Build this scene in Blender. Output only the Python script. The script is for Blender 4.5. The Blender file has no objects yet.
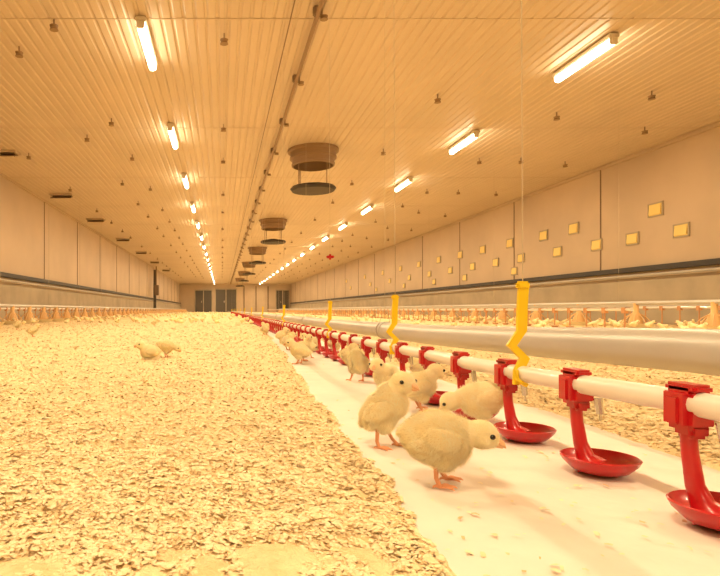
import bpy, bmesh, math, random
from mathutils import Vector, Matrix, noise
random.seed(7)
scene = bpy.context.scene
try:
    scene.view_settings.view_transform = 'Standard'
    scene.view_settings.look = 'None'
except Exception: pass
COL = scene.collection

# hall dimensions (metres)
XL, XR, YB, YF, ZC = -4.2, 6.9, -6.0, 56.0, 2.835

# ---------------------------------------------------------------- materials
def mat(name, col, rough=0.6, metal=0.0, noise_scale=None, var=0.15, bump=0.0, bump_scale=None,
        sss=0.0, emit=None, estr=0.0, col2=None, sheen=0.0, coat=0.0):
    m = bpy.data.materials.new(name); m.use_nodes = True
    nt = m.node_tree; b = nt.nodes['Principled BSDF']
    b.inputs['Base Color'].default_value = (*col, 1)
    b.inputs['Roughness'].default_value = rough
    b.inputs['Metallic'].default_value = metal
    if sss:
        b.inputs['Subsurface Weight'].default_value = sss
        b.inputs['Subsurface Radius'].default_value = (0.01, 0.006, 0.003)
        b.inputs['Subsurface Scale'].default_value = 1.0
    if sheen: b.inputs['Sheen Weight'].default_value = sheen
    if coat: b.inputs['Coat Weight'].default_value = coat
    if emit:
        b.inputs['Emission Color'].default_value = (*emit, 1)
        b.inputs['Emission Strength'].default_value = estr
    if noise_scale:
        tc = nt.nodes.new('ShaderNodeTexCoord')
        n = nt.nodes.new('ShaderNodeTexNoise'); n.inputs['Scale'].default_value = noise_scale
        n.inputs['Detail'].default_value = 6
        nt.links.new(tc.outputs['Object'], n.inputs['Vector'])
        r = nt.nodes.new('ShaderNodeValToRGB')
        c2 = col2 if col2 else tuple(c*(1-var) for c in col)
        r.color_ramp.elements[0].position = 0.35; r.color_ramp.elements[1].position = 0.65
        r.color_ramp.elements[0].color = (*c2, 1); r.color_ramp.elements[1].color = (*col, 1)
        nt.links.new(n.outputs['Fac'], r.inputs['Fac'])
        nt.links.new(r.outputs['Color'], b.inputs['Base Color'])
    if bump:
        tc = nt.nodes.new('ShaderNodeTexCoord')
        n2 = nt.nodes.new('ShaderNodeTexNoise'); n2.inputs['Scale'].default_value = bump_scale or 20
        n2.inputs['Detail'].default_value = 5
        nt.links.new(tc.outputs['Object'], n2.inputs['Vector'])
        bp = nt.nodes.new('ShaderNodeBump'); bp.inputs['Strength'].default_value = bump
        bp.inputs['Distance'].default_value = 0.01
        nt.links.new(n2.outputs['Fac'], bp.inputs['Height'])
        nt.links.new(bp.outputs['Normal'], b.inputs['Normal'])
    return m

M_ceil = mat('ceiling_sheet', (.66,.53,.38), .42, noise_scale=.8, var=.07)
M_wall = mat('wall_panel', (.62,.48,.33), .5, noise_scale=.9, var=.12)
M_base = mat('wall_kerb', (.50,.42,.30), .7, noise_scale=2, var=.2)
M_dark = mat('dark_rail', (.035,.03,.028), .5)
M_joint = mat('panel_joint', (.24,.16,.10), .6)
M_floor = mat('concrete', (.4,.35,.28), .8, noise_scale=3)
M_litter = mat('wood_shavings', (.92,.76,.46), .9, noise_scale=30, col2=(.80,.60,.32), bump=.8, bump_scale=110)
M_f1 = mat('shaving_pale', (.94,.80,.53), .8)
M_f2 = mat('shaving_mid', (.90,.73,.44), .8)
M_f3 = mat('shaving_brown', (.76,.54,.28), .8)
M_paper = mat('chick_paper', (.85,.77,.70), .8, noise_scale=9, var=.09, bump=.3, bump_scale=25)
M_pipe = mat('white_pvc', (.84,.77,.69), .35, coat=.2)
M_grey = mat('galvanised', (.56,.54,.50), .38, metal=.2, noise_scale=3, var=.1)
M_red = mat('red_plastic', (.52,.008,.014), .3, coat=.3)
M_yel = mat('yellow_plastic', (.88,.62,.01), .35, coat=.3)
M_steel = mat('steel_pin', (.6,.58,.55), .25, metal=1)
M_wire = mat('cord', (.55,.46,.32), .6)
M_down = mat('chick_down', (.98,.84,.53), .85, noise_scale=35, col2=(.95,.77,.41), sss=.35, sheen=.3)
M_fluff = mat('chick_fluff', (1.0,.92,.64), .85, noise_scale=60, col2=(1.0,.85,.50), sheen=.5)
M_eye = mat('chick_eye', (.01,.008,.006), .1)
M_beak = mat('beak_horn', (.80,.47,.25), .4)
M_leg = mat('chick_leg', (.80,.36,.18), .5)
M_pan = mat('pan_cream', (.84,.72,.48), .45)
M_orange = mat('pan_orange', (.76,.47,.20), .45)
M_rust = mat('cup_far', (.62,.32,.15), .45)
M_lamp = mat('lamp_tube', (1,.9,.7), .4, emit=(1,.86,.60), estr=20)
M_fix = mat('lamp_housing', (.75,.68,.55), .4)
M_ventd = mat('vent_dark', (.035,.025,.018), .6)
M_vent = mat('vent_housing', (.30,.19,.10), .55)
M_door = mat('door_dark', (.10,.085,.07), .5)
M_inlet = mat('inlet_yellow', (.92,.70,.22), .5)

# ---------------------------------------------------------------- mesh builder
class MB:
    def __init__(s): s.v=[]; s.f=[]; s.m=[]; s.mats=[]
    def mi(s, m):
        if m not in s.mats: s.mats.append(m)
        return s.mats.index(m)
    def add(s, vs, fs, m):
        o=len(s.v); i=s.mi(m); s.v+= [tuple(v) for v in vs]
        for f in fs: s.f.append([a+o for a in f]); s.m.append(i)
    def box(s, c, d, m, rot=None, taper=1.0):
        vs=[]
        for z in (-1,1):
            t = taper if z<0 else 1
            for x,y in ((-1,-1),(1,-1),(1,1),(-1,1)):
                p=Vector((x*d[0]/2*t,y*d[1]/2*t,z*d[2]/2))
                if rot: p=rot@p
                vs.append(p+Vector(c))
        s.add(vs,[(3,2,1,0),(4,5,6,7),(0,1,5,4),(1,2,6,5),(2,3,7,6),(3,0,4,7)],m)
    def bbox(s, c, d, m, b=.004):   # box with chamfered edges
        bm=bmesh.new(); bmesh.ops.create_cube(bm,size=1)
        for v in bm.verts: v.co=Vector((v.co.x*d[0],v.co.y*d[1],v.co.z*d[2]))
        bmesh.ops.bevel(bm,geom=bm.edges[:],offset=b,segments=2,affect='EDGES')
        bm.verts.index_update()
        s.add([v.co+Vector(c) for v in bm.verts],[[v.index for v in f.verts] for f in bm.faces],m); bm.free()
    def tube(s, pts, rad, m, n=10, cap=True, sy=1.0):
        pts=[Vector(p) for p in pts]
        if not hasattr(rad,'__len__'): rad=[rad]*len(pts)
        vs=[];fs=[]; ref=None
        for i,p in enumerate(pts):
            t=(pts[min(i+1,len(pts)-1)]-pts[max(i-1,0)]).normalized()
            if ref is None: ref=Vector((0,0,1)) if abs(t.z)<.8 else Vector((1,0,0))
            a=(ref-t*ref.dot(t)).normalized(); b=t.cross(a); ref=a
            for k in range(n):
                an=2*math.pi*k/n
                vs.append(p+a*math.cos(an)*rad[i]+b*math.sin(an)*rad[i]*sy)
        for i in range(len(pts)-1):
            for k in range(n):
                fs.append((i*n+k,i*n+(k+1)%n,(i+1)*n+(k+1)%n,(i+1)*n+k))
        if cap:
            fs.append(tuple(range(n))[::-1]); fs.append(tuple(range((len(pts)-1)*n,len(pts)*n)))
        s.add(vs,fs,m)
    def lathe(s, prof, c, m, n=20):
        vs=[];fs=[]
        for r,z in prof:
            for k in range(n):
                an=2*math.pi*k/n
                vs.append((c[0]+max(r,1e-4)*math.cos(an),c[1]+max(r,1e-4)*math.sin(an),c[2]+z))
        for i in range(len(prof)-1):
            for k in range(n): fs.append((i*n+k,i*n+(k+1)%n,(i+1)*n+(k+1)%n,(i+1)*n+k))
        s.add(vs,fs,m)
    def ribbon(s, pts, w, t, m):     # flat strap, width along x
        vs=[];fs=[]
        for p in pts:
            for dx,dy in ((-w/2,-t/2),(w/2,-t/2),(w/2,t/2),(-w/2,t/2)):
                vs.append((p[0]+dx,p[1]+dy,p[2]))
        for i in range(len(pts)-1):
            for k in range(4): fs.append((i*4+k,i*4+(k+1)%4,(i+1)*4+(k+1)%4,(i+1)*4+k))
        fs.append((0,1,2,3)); n=(len(pts)-1)*4; fs.append((n,n+1,n+2,n+3))
        s.add(vs,fs,m)
    def mesh(s, name, smooth=True):
        me=bpy.data.meshes.new(name); me.from_pydata(s.v,[],s.f)
        for m in s.mats: me.materials.append(m)
        me.polygons.foreach_set('material_index',s.m)
        if smooth: me.polygons.foreach_set('use_smooth',[True]*len(s.f))
        me.update()
        if smooth:
            try: me.set_sharp_from_angle(angle=math.radians(40))
            except Exception: pass
        return me
    def obj(s, name, parent=None, smooth=True, loc=(0,0,0)):
        o=bpy.data.objects.new(name,s.mesh(name,smooth)); COL.objects.link(o); o.location=loc
        if parent: o.parent=parent
        return o
def empty(name, loc=(0,0,0)):
    e=bpy.data.objects.new(name,None); e.empty_display_size=.1; COL.objects.link(e); e.location=loc; return e

# ---------------------------------------------------------------- room shell
b=MB(); b.box(((XL+XR)/2,(YB+YF)/2,-.1),(XR-XL+.4,YF-YB+.4,.2),M_floor); b.obj('floor',smooth=False)
# ribbed ceiling
b=MB(); prof=[]; x=XL-.02; pitch=.10; d=.009
while x<XR+.02:
    prof+=[(x,0),(x+pitch*.6,0),(x+pitch*.72,d),(x+pitch*.88,d)]; x+=pitch
vs=[];fs=[]
for px,pz in prof: vs+=[(px,YB-.1,ZC+pz),(px,YF+.1,ZC+pz)]
for i in range(len(prof)-1): fs.append((2*i,2*i+1,2*i+3,2*i+2))
b.add(vs,fs,M_ceil)
b.box(((XL+XR)/2,(YB+YF)/2,ZC+.08),(XR-XL+.4,YF-YB+.4,.08),M_ceil)
b.obj('ceiling',smooth=False)
def wall(name,c,dm):
    b=MB(); b.box(c,dm,M_wall); return b.obj(name,smooth=False)
wall('wall_left',(XL-.1,(YB+YF)/2,ZC/2+.03),(.2,YF-YB,ZC+.1))
wall('wall_right',(XR+.1,(YB+YF)/2,ZC/2+.03),(.2,YF-YB,ZC+.1))
wall('wall_far',((XL+XR)/2,YF+.1,ZC/2+.03),(XR-XL+.4,.2,ZC+.1))
wall('wall_near',((XL+XR)/2,YB-.1,ZC/2+.03),(XR-XL+.4,.2,ZC+.1))
def side_trim(name,side):
    b=MB(); X = XL if side<0 else XR; s=-side
    b.box((X+s*.03,(YB+YF)/2,.36),(.06,YF-YB-.02,.72),M_base)          # kerb
    b.bbox((X+s*.05,(YB+YF)/2,.905),(.09,YF-YB-.02,.085),M_dark,.01)   # dark rail
    b.tube([(X+s*.09,YB+.1,.80),(X+s*.09,YF-.1,.80)],.022,M_grey,8)
    y=YB+1.1
    while y<YF:
        b.box((X+s*.006,y,(ZC+.95)/2),(.012,.018,ZC-.96),M_joint)
        y+=3.02
    b.box((X+s*.02,(YB+YF)/2,ZC-.03),(.04,YF-YB-.02,.05),M_wall)
    b.obj(name,smooth=False)
side_trim('baseboard_left',-1); side_trim('baseboard_right',1)
# ceiling cross joints
b=MB(); y=YB+2
while y<YF:
    b.box(((XL+XR)/2,y,ZC-.002),(XR-XL-.02,.012,.005),M_ceil); y+=3
b.obj('trim_1',smooth=False)

# doors on far wall
def door(name,x0,x1,h):
    b=MB(); w=x1-x0; xc=(x0+x1)/2
    b.box((xc,YF-.03,h/2),(w,.05,h),M_door)
    for xx in (x0,x1,xc): b.box((xx,YF-.06,h/2),(.08,.06,h+.05),M_base)
    b.box((xc,YF-.06,h+.03),(w+.1,.06,.1),M_base)
    b.box((xc-.18,YF-.09,1.05),(.05,.06,.2),M_steel)
    b.obj(name,smooth=False)
door('door_1',-2.7,-1.0,2.2); door('door_2',-.65,1.45,2.3); door('door_3',5.4,6.7,2.2)
b=MB()
for xx in (2.2,3.4,4.6): b.box((xx,YF-.04,1.35),(.1,.06,2.5),M_joint)
b.obj('trim_2',smooth=False)

# ---------------------------------------------------------------- litter
def sstep(a,b_,x):
    t=max(0,min(1,(x-a)/(b_-a))); return t*t*(3-2*t)
def ledge(y):  return .180+.048*max(y,.3)+.03*noise.noise(Vector((0,y*2.3,3)))+.012*noise.noise(Vector((0,y*11,9)))
def redge(y):  return .72+.02*noise.noise(Vector((5,y*3,1)))
def cover(x,y):
    e=ledge(y)+.012*noise.noise(Vector((x*20,y*30,2))); r=redge(y)
    if y>10.5: return 1
    return max(1-sstep(e-.02,e+.02,x), sstep(r-.02,r+.03,x), sstep(9,10.5,y))
def lh(x,y):
    c=cover(x,y)
    n=noise.noise(Vector((x*5,y*5,0)))*.008+noise.noise(Vector((x*15,y*15,4)))*.009+noise.noise(Vector((x*40,y*40,7)))*.007
    if y>5: n*=max(.4,1.6-y*.12)
    base=.014+n+.005*noise.noise(Vector((x*1.1,y*1.1,2)))
    return c*max(.002,base)+(1-c)*(-.004)
xs=[]; x=XL+.065
while x<-1.4: xs.append(x); x+=.06
while x<1.7: xs.append(x); x+=.011
while x<XR-.065: xs.append(x); x+=.08
xs.append(XR-.065)
ys=[]; y=YB+.03
while y<.3: ys.append(y); y+=.25
st=.011
while y<YF-.15:
    ys.append(y); y+=st
    if y>1.6: st=min(.3,st*1.012)
ys.append(YF-.12)
b=MB(); nx=len(xs)
b.add([(x,y,lh(x,y)) for y in ys for x in xs],
      [(j*nx+i,j*nx+i+1,(j+1)*nx+i+1,(j+1)*nx+i) for j in range(len(ys)-1) for i in range(nx-1)],M_litter)
litter=b.obj('wood_shavings_litter')
# loose flakes
b=MB(); idx=[b.mi(M_f1),b.mi(M_f2),b.mi(M_f3)]
V=[];F=[];MI=[]
N=160000
for i in range(N):
    u=random.random(); y=.36*((11/.36)**u)
    x=random.uniform(-.44*y-.12,.92*y+.12)
    if x>XR-.2 or x<XL+.2: continue
    c=cover(x,y)
    if c<.5:
        if random.random()>.010: continue
    z=lh(x,y) if c>.5 else .006
    sc=random.uniform(.0014,.0036)*(1+.30*y)
    a=random.uniform(0,6.283); ti=random.uniform(-.45,.45); t2=random.uniform(-.35,.35)
    R=Matrix.Rotation(a,3,'Z')@Matrix.Rotation(ti if c>.5 else ti*.2,3,'X')@Matrix.Rotation(t2,3,'Y')
    w=sc*random.uniform(.4,.85); o=len(V); cz=random.uniform(.1,.35)*sc
    for p in ((-sc,-w,0),(0,-w*1.1,cz),(sc,-w*.7,0),(sc,w*.7,0),(0,w,cz),(-sc,w*.9,0)):
        q=R@Vector(p); V.append((x+q.x,y+q.y,z+q.z+.0010))
    F+= [(o,o+1,o+4,o+5),(o+1,o+2,o+3,o+4)]
    k=random.choices(idx,(5,4,1.6))[0]; MI+=[k,k]
b.v=V;b.f=F;b.m=MI
b.obj('wood_shaving_flakes',smooth=False)
# paper strip
b=MB(); px=[.13+.01*i*1.95 for i in range(36)]; py=[]; y=.05
while y<10.4: py.append(y); y+=.03 if y<3 else .1
n=len(px)
b.add([(x,y,.003+.0035*(noise.noise(Vector((x*6,y*2.5,11)))+.5)+.001*noise.noise(Vector((x*30,y*30,1)))) for y in py for x in px],
      [(j*n+i,j*n+i+1,(j+1)*n+i+1,(j+1)*n+i) for j in range(len(py)-1) for i in range(n-1)],M_paper)
b.obj('chick_paper_strip')

# ---------------------------------------------------------------- near drinker line
def interp(tab,y):
    if y<=tab[0][0]: return tab[0][1]
    for (a,va),(c,vc) in zip(tab,tab[1:]):
        if y<=c:
            t=(y-a)/(c-a); return va+(vc-va)*t
    return tab[-1][1]
PH=[(-5,.134),(.62,.134),(.82,.129),(1.0,.126),(1.37,.124),(1.93,.121),(5,.12),(60,.12)]
PX=.51
dl=empty('drinker_line')
b=MB(); b.tube([(PX,y,interp(PH,y)) for y in [-4,.2,.62,.8,.94,1.15,1.37,1.6,1.93,3,5,10,20,40,54]],.0135,M_pipe,16)
b.obj('water_pipe',dl)
def cupunit(b,x,y,h,n=20):
    b.bbox((x,y,h-.006),(.034,.038,.046),M_red,.006)
    b.bbox((x,y,h+.016),(.022,.042,.010),M_red,.003)
    b.bbox((x-.0175,y,h-.008),(.004,.016,.030),M_red,.0015)
    b.bbox((x+.002,y-.002,h-.030),(.022,.026,.016),M_red,.004)
    b.tube([(x+.017,y-.022,h-.018),(x+.019,y-.024,h-.040)],[.0055,.0045],M_steel,8)
    b.tube([(x+.019,y-.024,h-.040),(x+.019,y-.024,h-.050)],[.0018,.0018],M_steel,6)
    b.tube([(x,y,h-.030),(x+.001,y-.001,h-.055),(x+.004,y-.004,.045),(x+.008,y-.009,.026),(x+.013,y-.016,.014)],
           [.0080,.0080,.0090,.0115,.021],M_red,12)
    b.lathe([(0,0),(.018,0),(.034,.005),(.045,.016),(.0485,.023),(.0465,.0245),(.043,.018),(.032,.010),(.015,.007),(0,.007)],
            (x+.018,y-.024,.007),M_red,n)
b=MB(); k=0
while True:
    y=.418+.1945*k
    if y>32: break
    cupunit(b,PX,y,interp(PH,y),28 if y<3 else 12); k+=1
b.obj('red_drip_cups',dl)
b=MB(); c=MB()
for y in (.0,.95,1.65,2.64,4.6,7,9.6,12.5,15.5,18.5,22,26,30):
    h0=interp(PH,y)-.018
    H=[(.001,.164),(-.001,.131),(-.002,.091),(-.019,.066),(.003,.044),(-.007,.024),(-.008,.0)]
    b.ribbon([(PX+dx,y,h0+dz) for dx,dz in H],.0165,.006,M_yel)
    b.bbox((PX,y,h0+.168),(.022,.010,.014),M_yel,.003)
    b.tube([(PX,y-.013,h0+.0),(PX-.016,y-.013,h0+.01),(PX-.017,y-.012,h0+.026)],.004,M_yel,6)
    c.tube([(PX,y,h0+.17),(PX-.01,y,ZC)],.0009,M_wire,6)
b.obj('yellow_hangers',dl); c.obj('hanger_cords',dl)
# small red cord adjuster
b=MB(); b.bbox((PX,2.64,.235+.25),(.038,.02,.012),M_red,.004); b.tube([(PX,2.64,.472),(PX,2.64,.498)],.005,M_red,8)
b.obj('cord_adjuster',dl)

# big grey pipe
GP=[(-5,.155),(1.1,.155),(1.6,.142),(2.5,.124),(4,.115),(60,.115)]
GX=.93
gp=empty('feed_auger_pipe')
b=MB(); b.tube([(GX,y,interp(GP,y)) for y in [-4,.3,.8,1.1,1.35,1.6,2,2.5,3.2,4,8,20,40,54]],.044,M_grey,28)
for y in (.2,3.2,6.2,9.2,12.2,18,24): b.tube([(GX,y-.04,interp(GP,y)),(GX,y+.04,interp(GP,y))],.048,M_grey,28)
b.obj('pipe',gp)
b=MB()
for y in (.2,3.2,6.2,9.2,12.2,18,24,30):
    h=interp(GP,y); pts=[(GX+.05*math.sin(a),y,h-.05*math.cos(a)) for a in [i*.35 for i in range(-7,8)]]
    b.tube(pts,.003,M_steel,6); b.tube([pts[0],(GX,y,h+.14),pts[-1]],.0015,M_wire,5)
    b.tube([(GX,y,h+.14),(GX,y,ZC)],.0010,M_wire,5)
    b.tube([(GX,y,0.0),(GX,y,h-.045)],[.012,.012],M_steel,8)
b.obj('stirrups',gp)

# ---------------------------------------------------------------- feeder pans lines
def pan(b,x,y,h,col,n=14):
    b.lathe([(0,.012),(.13,.012),(.165,.065),(.172,.07),(.16,.062),(.12,.028),(0,.028)],(x,y,0),M_pan,n)
    b.lathe([(.04,.06),(.085,.05),(.07,.12),(.045,.19),(.03,.21),(.03,h)],(x,y,0),col,n)
    for k in range(8):
        a=k*math.pi/4
        b.tube([(x+.165*math.cos(a),y+.165*math.sin(a),.068),(x+.10*math.cos(a),y+.10*math.sin(a),.15),(x+.04*math.cos(a),y+.04*math.sin(a),.19)],.005,col,4)
def feeder_line(X,y0,y1,sp,h,col):
    e=empty('pan_feeder_line'); b=MB(); b.tube([(X,y0-1,h),(X,y1,h)],.023,M_grey,8)
    y=y0; c=MB(); k=0
    while y<y1:
        pan(b,X,y,h,col,14 if y<15 else 8)
        if k%3==0: c.tube([(X,y+.3,h),(X,y+.3,ZC)],.002,M_wire,4)
        y+=sp; k+=1
    b.obj('pans_and_pipe',e); c.obj('cords',e)
feeder_line(5.1,3.6,50,1.1,.32,M_orange)
feeder_line(-3.2,3.3,50,.75,.30,M_orange)
def far_drinker(X,y0,y1,h):
    e=empty('drinker_line'); b=MB(); b.tube([(X,y0,h),(X,y1,h)],.016,M_pipe,8)
    b.box((X,(y0+y1)/2,h+.035),(.03,y1-y0,.03),M_grey)
    y=y0+.1
    while y<y1:
        b.box((X,y,h-.01),(.04,.05,.06),M_rust)
        b.tube([(X,y,h-.03),(X,y,.05)],[.008,.010],M_rust,6)
        b.lathe([(0,0),(.03,.0),(.048,.022),(.04,.02),(0,.008)],(X,y,.022),M_rust,8)
        y+=.3 if y<25 else .6
    b.obj('pipe_and_cups',e)
far_drinker(6.05,4,50,.27)
far_drinker(4.1,5.6,50,.24)
far_drinker(-3.7,5,50,.26)

# ---------------------------------------------------------------- lamps
def lamp(x,y):
    e=empty('strip_lamp',(x,y,ZC)); b=MB()
    b.bbox((0,0,-.030),(.10,.92,.05),M_fix,.01)
    b.tube([(0,-.43,-.078),(0,.43,-.078)],.038,M_lamp,12)
    for s in (-1,1): b.bbox((0,s*.44,-.075),(.07,.03,.07),M_fix,.008)
    b.obj('housing_and_tube',e)
    L=bpy.data.lights.new('lamp_light','AREA'); L.shape='RECTANGLE'; L.size=.08; L.size_y=.86
    L.energy=53; L.color=(1,.77,.46)
    o=bpy.data.objects.new('lamp_light',L); COL.objects.link(o); o.location=(0,0,-.125); o.parent=e
y=-2.8
while y<YF-2:
    lamp(-.72,y-.3); lamp(3.67,y); y+=2.83

# ceiling vents
for y in (9.1,16.2,23.4,30.6,38,46):
    b=MB(); 
    b.lathe([(.41,0),(.41,-.04),(.37,-.05),(.36,-.11),(.375,-.12),(.375,-.15),(.345,-.16),(.335,-.22),(.35,-.23),(.345,-.26),(.32,-.27),(.29,-.1),(0,-.1)],(0,0,0),M_vent,32)
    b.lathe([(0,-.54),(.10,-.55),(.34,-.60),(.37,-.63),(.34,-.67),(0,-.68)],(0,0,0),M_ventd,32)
    for k in range(4):
        a=k*math.pi/2+.6; b.tube([(.31*math.cos(a),.31*math.sin(a),-.24),(.31*math.cos(a),.31*math.sin(a),-.61)],.008,M_vent,6)
    b.obj('ceiling_exhaust_vent',loc=(1.48,y,ZC))

# winch rail along ceiling with pulleys
b=MB(); b.tube([(.82,YB+.3,ZC-.07),(.82,YF-.3,ZC-.07)],.020,M_vent,8)
b.tube([(.60,YB+.3,ZC-.05),(.60,YF-.3,ZC-.05)],.006,M_joint,6)
y=YB+1
while y<YF-1:
    b.bbox((.82,y,ZC-.04),(.08,.06,.08),M_joint,.01); b.lathe([(0,-.015),(.035,-.015),(.028,0),(.035,.015),(0,.015)],(.88,y+.03,ZC-.08),M_vent,10); y+=1.4
b.obj('winch_rail')
b=MB()
for X in (-3.2,-2.0,.02,2.6,5.1,4.4,6.0,-1.5):
    y=2.2+random.random()*1.5
    while y<45:
        b.tube([(X,y,ZC),(X,y,ZC-.06)],.008,M_joint,5); b.lathe([(0,-.02),(.04,-.02),(.03,0),(.04,.02),(0,.02)],(X,y,ZC-.08),M_vent,10)
        y+=random.uniform(1.6,3.0)
    b.tube([(X,2,ZC-.06),(X,52,ZC-.06)],.002,M_wire,4)
b.obj('ceiling_pulleys')
# ceiling air inlets on the left
for y in (6.0,9.2,12.6,16,20.4,25,30,36):
    b=MB(); b.box((0,0,-.02),(.50,.24,.04),M_ceil)
    b.box((0,-.02,-.07),(.46,.24,.012),M_vent,Matrix.Rotation(.3,3,'X'))
    for s in (-.2,.2): b.tube([(s,0,-.02),(s,-.03,-.09)],.008,M_joint,5)
    b.obj('ceiling_air_inlet',loc=(-3.6,y,ZC),smooth=False)
# yellow inlet flaps on right wall
def flap(y,h,s=1):
    b=MB()
    for dz in (-.1,.1): b.box((-.004,0,dz*s),(.018,.31*s,.022),M_base)
    for dy in (-.145,.145): b.box((-.004,dy*s,0),(.018,.022,.2*s),M_base)
    b.box((0,0,0),(.012,.27*s,.18*s),M_inlet)
    b.box((-.014,0,.0),(.012,.24*s,.15*s),M_inlet,Matrix.Rotation(.08,3,'Y'))
    b.obj('wall_air_inlet',loc=(XR-.008,y,h),smooth=False)
for y in (6.8,8.9,10.97,12.0,13.4,14.8,16.2,17.8,19.6,21.6,24,27,31): flap(y,1.83)
for y in (7.4,8.4,9.4,10.3,11.5,12.9,14.1,15.4,16.9,18.6,20.6,23,26,30): flap(y,1.43,.95)
for y in (13.2,15.9,18.2,21.2,25): flap(y,1.15,.85)
# column by the left wall
b=MB(); b.bbox((0,0,1.3),(.16,.16,2.6),M_door,.02); b.bbox((.12,-.05,1.4),(.25,.3,.6),M_joint,.02); b.tube([(.1,-.1,1.7),(.1,-.1,2.8)],.03,M_vent,8)
b.bbox((0,0,.04),(.3,.3,.08),M_base,.01)
b.obj('control_cabinet',loc=(XL+.24,33,0))

# ---------------------------------------------------------------- chicks
def remesh(bm,vox,it):
    me=bpy.data.meshes.new('t'); bm.to_mesh(me); bm.free()
    o=bpy.data.objects.new('t',me); COL.objects.link(o)
    r=o.modifiers.new('r','REMESH'); r.mode='VOXEL'; r.voxel_size=vox
    s=o.modifiers.new('s','SMOOTH'); s.iterations=it; s.factor=.5
    bpy.context.view_layer.update()
    dg=bpy.context.evaluated_depsgraph_get()
    out=bpy.data.meshes.new_from_object(o.evaluated_get(dg))
    bpy.data.objects.remove(o); bpy.data.meshes.remove(me)
    return out
def ell(bm,c,r,rot=None,sub=3):
    M=Matrix.Translation(Vector(c))@(rot.to_4x4() if rot else Matrix.Identity(4))@Matrix.Diagonal((*r,1))
    bmesh.ops.create_icosphere(bm,subdivisions=sub,radius=1,matrix=M)
def chick_mesh(name,bz=.062,pitch=0,head=(.048,0,.078),hyaw=0,hpitch=-10,vox=.0022,it=4,strands=9000,
               legs=True,stance=.006,fat=1.0,seed=1,wing=0,hs=1.14):
    rnd=random.Random(seed)
    bm=bmesh.new(); sub=3 if vox<.004 else 2
    Rb=Matrix.Rotation(-math.radians(pitch),3,'Y'); bp=Vector((-.006,0,bz)); W=lambda x,y,z: bp+Rb@Vector((x,y,z))
    ell(bm,W(-.002,0,0),(.037*fat,.033*fat,.032*fat),Rb,sub)
    ell(bm,W(.014,0,-.003),(.027,.028*fat,.029*fat),Rb,sub)
    ell(bm,W(-.024,0,.001),(.023,.024,.023),Rb,sub)
    ell(bm,W(-.040,0,.004),(.012,.011,.009),Rb@Matrix.Rotation(math.radians(10),3,'Y'),sub)
    hd=Vector(head); n0=W(.020,0,.008)
    for i in range(6):
        t=i/5; ell(bm,n0.lerp(hd,t),(.0225+(.0140-.0225)*min(1,t*1.2),)*3,None,sub)
    Rh=Matrix.Rotation(math.radians(hyaw),3,'Z')@Matrix.Rotation(-math.radians(hpitch),3,'Y')
    Hh=lambda x,y,z: hd+Rh@(Vector((x,y,z))*hs)
    q=lambda a: tuple(v*hs for v in a)
    ell(bm,hd,q((.0180,.0160,.0165)),Rh,sub)
    ell(bm,Hh(.008,0,-.002),q((.0120,.0120,.0110)),Rh,sub)
    for s in (-1,1):
        ell(bm,Hh(.004,s*.007,-.005),q((.011,.009,.008)),Rh,sub)
        ell(bm,W(-.006,s*.0330*fat,.004),(.024,.0065,.014),Rb@Matrix.Rotation(math.radians(14+wing),3,'Y')@Matrix.Rotation(math.radians(-6*s),3,'Z'),sub)
        ell(bm,W(-.029,s*.0290*fat,-.006),(.013,.0045,.007),Rb@Matrix.Rotation(math.radians(20+wing),3,'Y'),sub)
        if legs: ell(bm,(bp.x+.003,s*.016,bz-.024),(.015,.012,.016),None,sub)
    me=remesh(bm,vox,it)
    b=MB(); b.add([v.co for v in me.vertices],[tuple(p.vertices) for p in me.polygons],M_down)
    polys=[(p.center.copy(),p.normal.copy()) for p in me.polygons]; bpy.data.meshes.remove(me)
    eyes=[Hh(.0092,s*.0140,.0032) for s in (-1,1)]
    bk=Hh(.0195,0,-.003)
    if strands:
        V=[];F=[]
        for i in range(strands):
            c,n=rnd.choice(polys)
            if min((c-e).length for e in eyes)<.0046 or (c-bk).length<.0055: continue
            hdist=(c-hd).length
            back=(Rb@Vector((-1,0,-.5))) if hdist>.024 else (Rh@Vector((-1,0,.1)))
            t=back-n*back.dot(n)
            if t.length<.2: t=Vector((0,rnd.uniform(-1,1),-1)); t=t-n*t.dot(n)
            t.normalize()
            d=(t+n*rnd.uniform(.4,1.4)+Vector((rnd.uniform(-.4,.4),rnd.uniform(-.4,.4),rnd.uniform(-.4,.4)))).normalized()
            L=rnd.uniform(.003,.0085)*(0.55 if hdist<.024 else 1)
            w=d.cross(n)
            if w.length<.1: continue
            w=w.normalized()*rnd.uniform(.00025,.0005); r=c-n*.0008
            o=len(V); V+=[r-w,r+w,r+d*L]; F.append((o,o+1,o+2))
        b.add(V,F,M_fluff)
    # eyes
    for s,e in zip((-1,1),eyes):
        bm=bmesh.new(); bmesh.ops.create_icosphere(bm,subdivisions=2,radius=.0034,matrix=Matrix.Translation(e))
        bm.verts.index_update(); b.add([v.co for v in bm.verts],[[v.index for v in f.verts] for f in bm.faces],M_eye); bm.free()
    # beak: upper and lower mandible
    b.tube([Hh(.014,0,-.001),Hh(.0190,0,-.0015),Hh(.0240,0,-.0033),Hh(.0280,0,-.0062)],[.0056,.0050,.0033,.0007],M_beak,10)
    b.tube([Hh(.014,0,-.0050),Hh(.019,0,-.0060),Hh(.0250,0,-.0072)],[.0042,.0036,.0008],M_beak,8)
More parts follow.
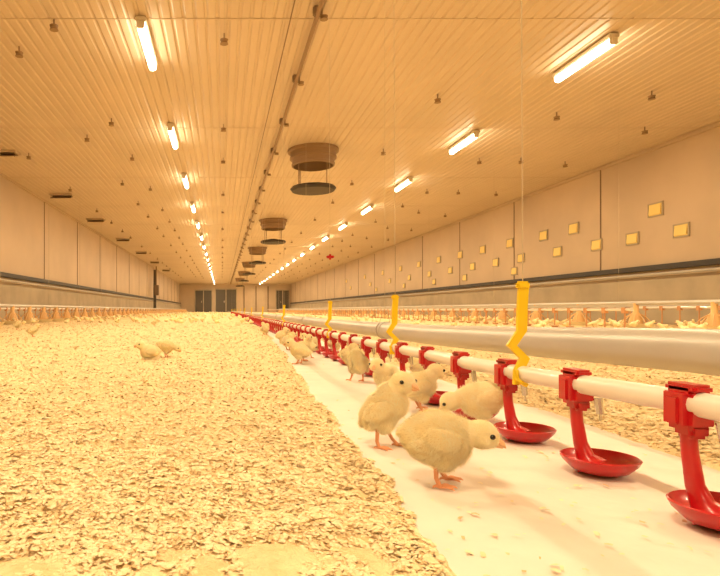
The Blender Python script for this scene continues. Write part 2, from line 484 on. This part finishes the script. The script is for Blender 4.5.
    if legs:
        for s in (-1,1):
            fx=s*stance; yy=s*.016; x0=bp.x+.004
            b.tube([(x0,yy,bz-.028),(x0-.008+fx*.4,yy,max(.026,bz-.037)),(x0-.004+fx*.8,yy*1.05,.014),(x0+.002+fx,yy*1.1,.0045)],[.0060,.0036,.0028,.0031],M_leg,9)
            f0=Vector((x0+.002+fx,yy*1.1,.0035))
            for an,L in ((-32,.018),(0,.022),(32,.018),(180,.009)):
                a=math.radians(an); dv=Vector((math.cos(a),math.sin(a),0))
                b.tube([f0,f0+dv*L*.5+Vector((0,0,.0012)),f0+dv*L*.85,f0+dv*L-Vector((0,0,.0018))],[.0025,.0020,.0016,.0005],M_leg,7)
    m=b.mesh(name)
    return m
A =chick_mesh('chick_side',bz=.061,pitch=-5,head=(.046,-.005,.067),hpitch=-16,hyaw=-14,fat=1.10,seed=1,strands=32000,stance=.010)
B_=chick_mesh('chick_upright',bz=.068,pitch=44,head=(.024,0,.110),hyaw=-35,hpitch=-2,fat=.92,seed=2,strands=26000,stance=.012)
C =chick_mesh('chick_peck',bz=.060,pitch=-14,head=(.050,-.006,.052),hyaw=-15,hpitch=-38,seed=3,strands=18000)
D =chick_mesh('chick_stand',bz=.060,pitch=14,head=(.036,0,.092),hyaw=15,hpitch=-5,seed=4,strands=16000)
E =chick_mesh('chick_sit',bz=.034,pitch=4,head=(.034,0,.064),hyaw=20,hpitch=-8,seed=5,strands=8000,legs=False)
def chick(me,x,y,rot,s=1.0,z=None):
    o=bpy.data.objects.new('chick',me); COL.objects.link(o)
    z=(max(lh(x,y),0.005) if z is None else z)
    o.location=(x,y,z); o.rotation_euler=(0,0,math.radians(rot)); o.scale=(s,)*3
chick(A,.290,.735,-3,1.02)
chick(B_,.276,.93,-24,1.0)
chick(C,.492,1.075,172,1.0)
chick(D,.455,1.28,8,.97)
chick(D,.43,1.47,215,.95)
chick(B_,.432,1.80,100,.95)
chick(D,.325,2.38,160,.97)
chick(A,.37,2.52,20,.92)
chick(B_,.41,2.68,-80,.9)
chick(C,.50,2.17,30,.9)
chick(D,.62,1.75,140,.9)
chick(E,-.325,2.46,190,1.0)
chick(C,-.255,2.60,10,.9)
chick(D,-1.55,4.6,30,1.0)
for x,y,r in ((.38,3.2,40),(.48,3.05,170),(.60,2.95,-60),(.55,3.5,100),(.42,3.9,-30),(.50,4.15,200),(.6,4.4,10),(.38,4.9,60),(.55,5.3,0),(.45,5.9,120),(.6,6.5,40),(-.9,7.5,0),(-2.3,6.3,70)):
    chick(D,x,y,r,.95)
# distant flock: one object
lo=[chick_mesh('f',bz=.060,pitch=14,head=(.038,0,.092),vox=.006,it=2,strands=0,seed=8),
    chick_mesh('f2',bz=.034,pitch=4,head=(.036,0,.064),vox=.006,it=2,strands=0,legs=False,seed=9)]
b=MB()
for i in range(560):
    if i<230: x=random.uniform(-3.5,.2); y=9+38*random.random()**1.1
    elif i<300: x=-3.2+random.uniform(-.4,.6); y=random.uniform(6.5,25)
    elif i<400: x=5.1+random.choice((-1,1))*random.uniform(.15,.6); y=random.uniform(5.2,18)
    elif i<440: x=.5+random.uniform(-.2,.3); y=random.uniform(7,22)
    else: x=random.uniform(1.6,6.6); y=random.uniform(5.0,28)
    me=random.choice(lo); R=Matrix.Translation((x,y,.008))@Matrix.Rotation(random.uniform(0,6.28),4,'Z')
    mats=list(me.materials); o=len(b.v)
    b.v+=[tuple(R@v.co) for v in me.vertices]
    mi=[b.mi(m) for m in mats]
    for p in me.polygons: b.f.append([q+o for q in p.vertices]); b.m.append(mi[p.material_index])
b.obj('chick_flock')

# ---------------------------------------------------------------- world / camera
w=bpy.data.worlds.new('world'); scene.world=w; w.use_nodes=True
w.node_tree.nodes['Background'].inputs[0].default_value=(1,.75,.45,1)
w.node_tree.nodes['Background'].inputs[1].default_value=.3
cam=bpy.data.cameras.new('camera'); co=bpy.data.objects.new('camera',cam); COL.objects.link(co)
co.location=(0,0,.235); co.rotation_euler=(math.radians(90),0,0)
cam.lens=28; cam.sensor_width=36; cam.sensor_fit='HORIZONTAL'
cam.shift_x=138/720; cam.shift_y=22/720; cam.clip_start=.02; cam.clip_end=200
scene.camera=co
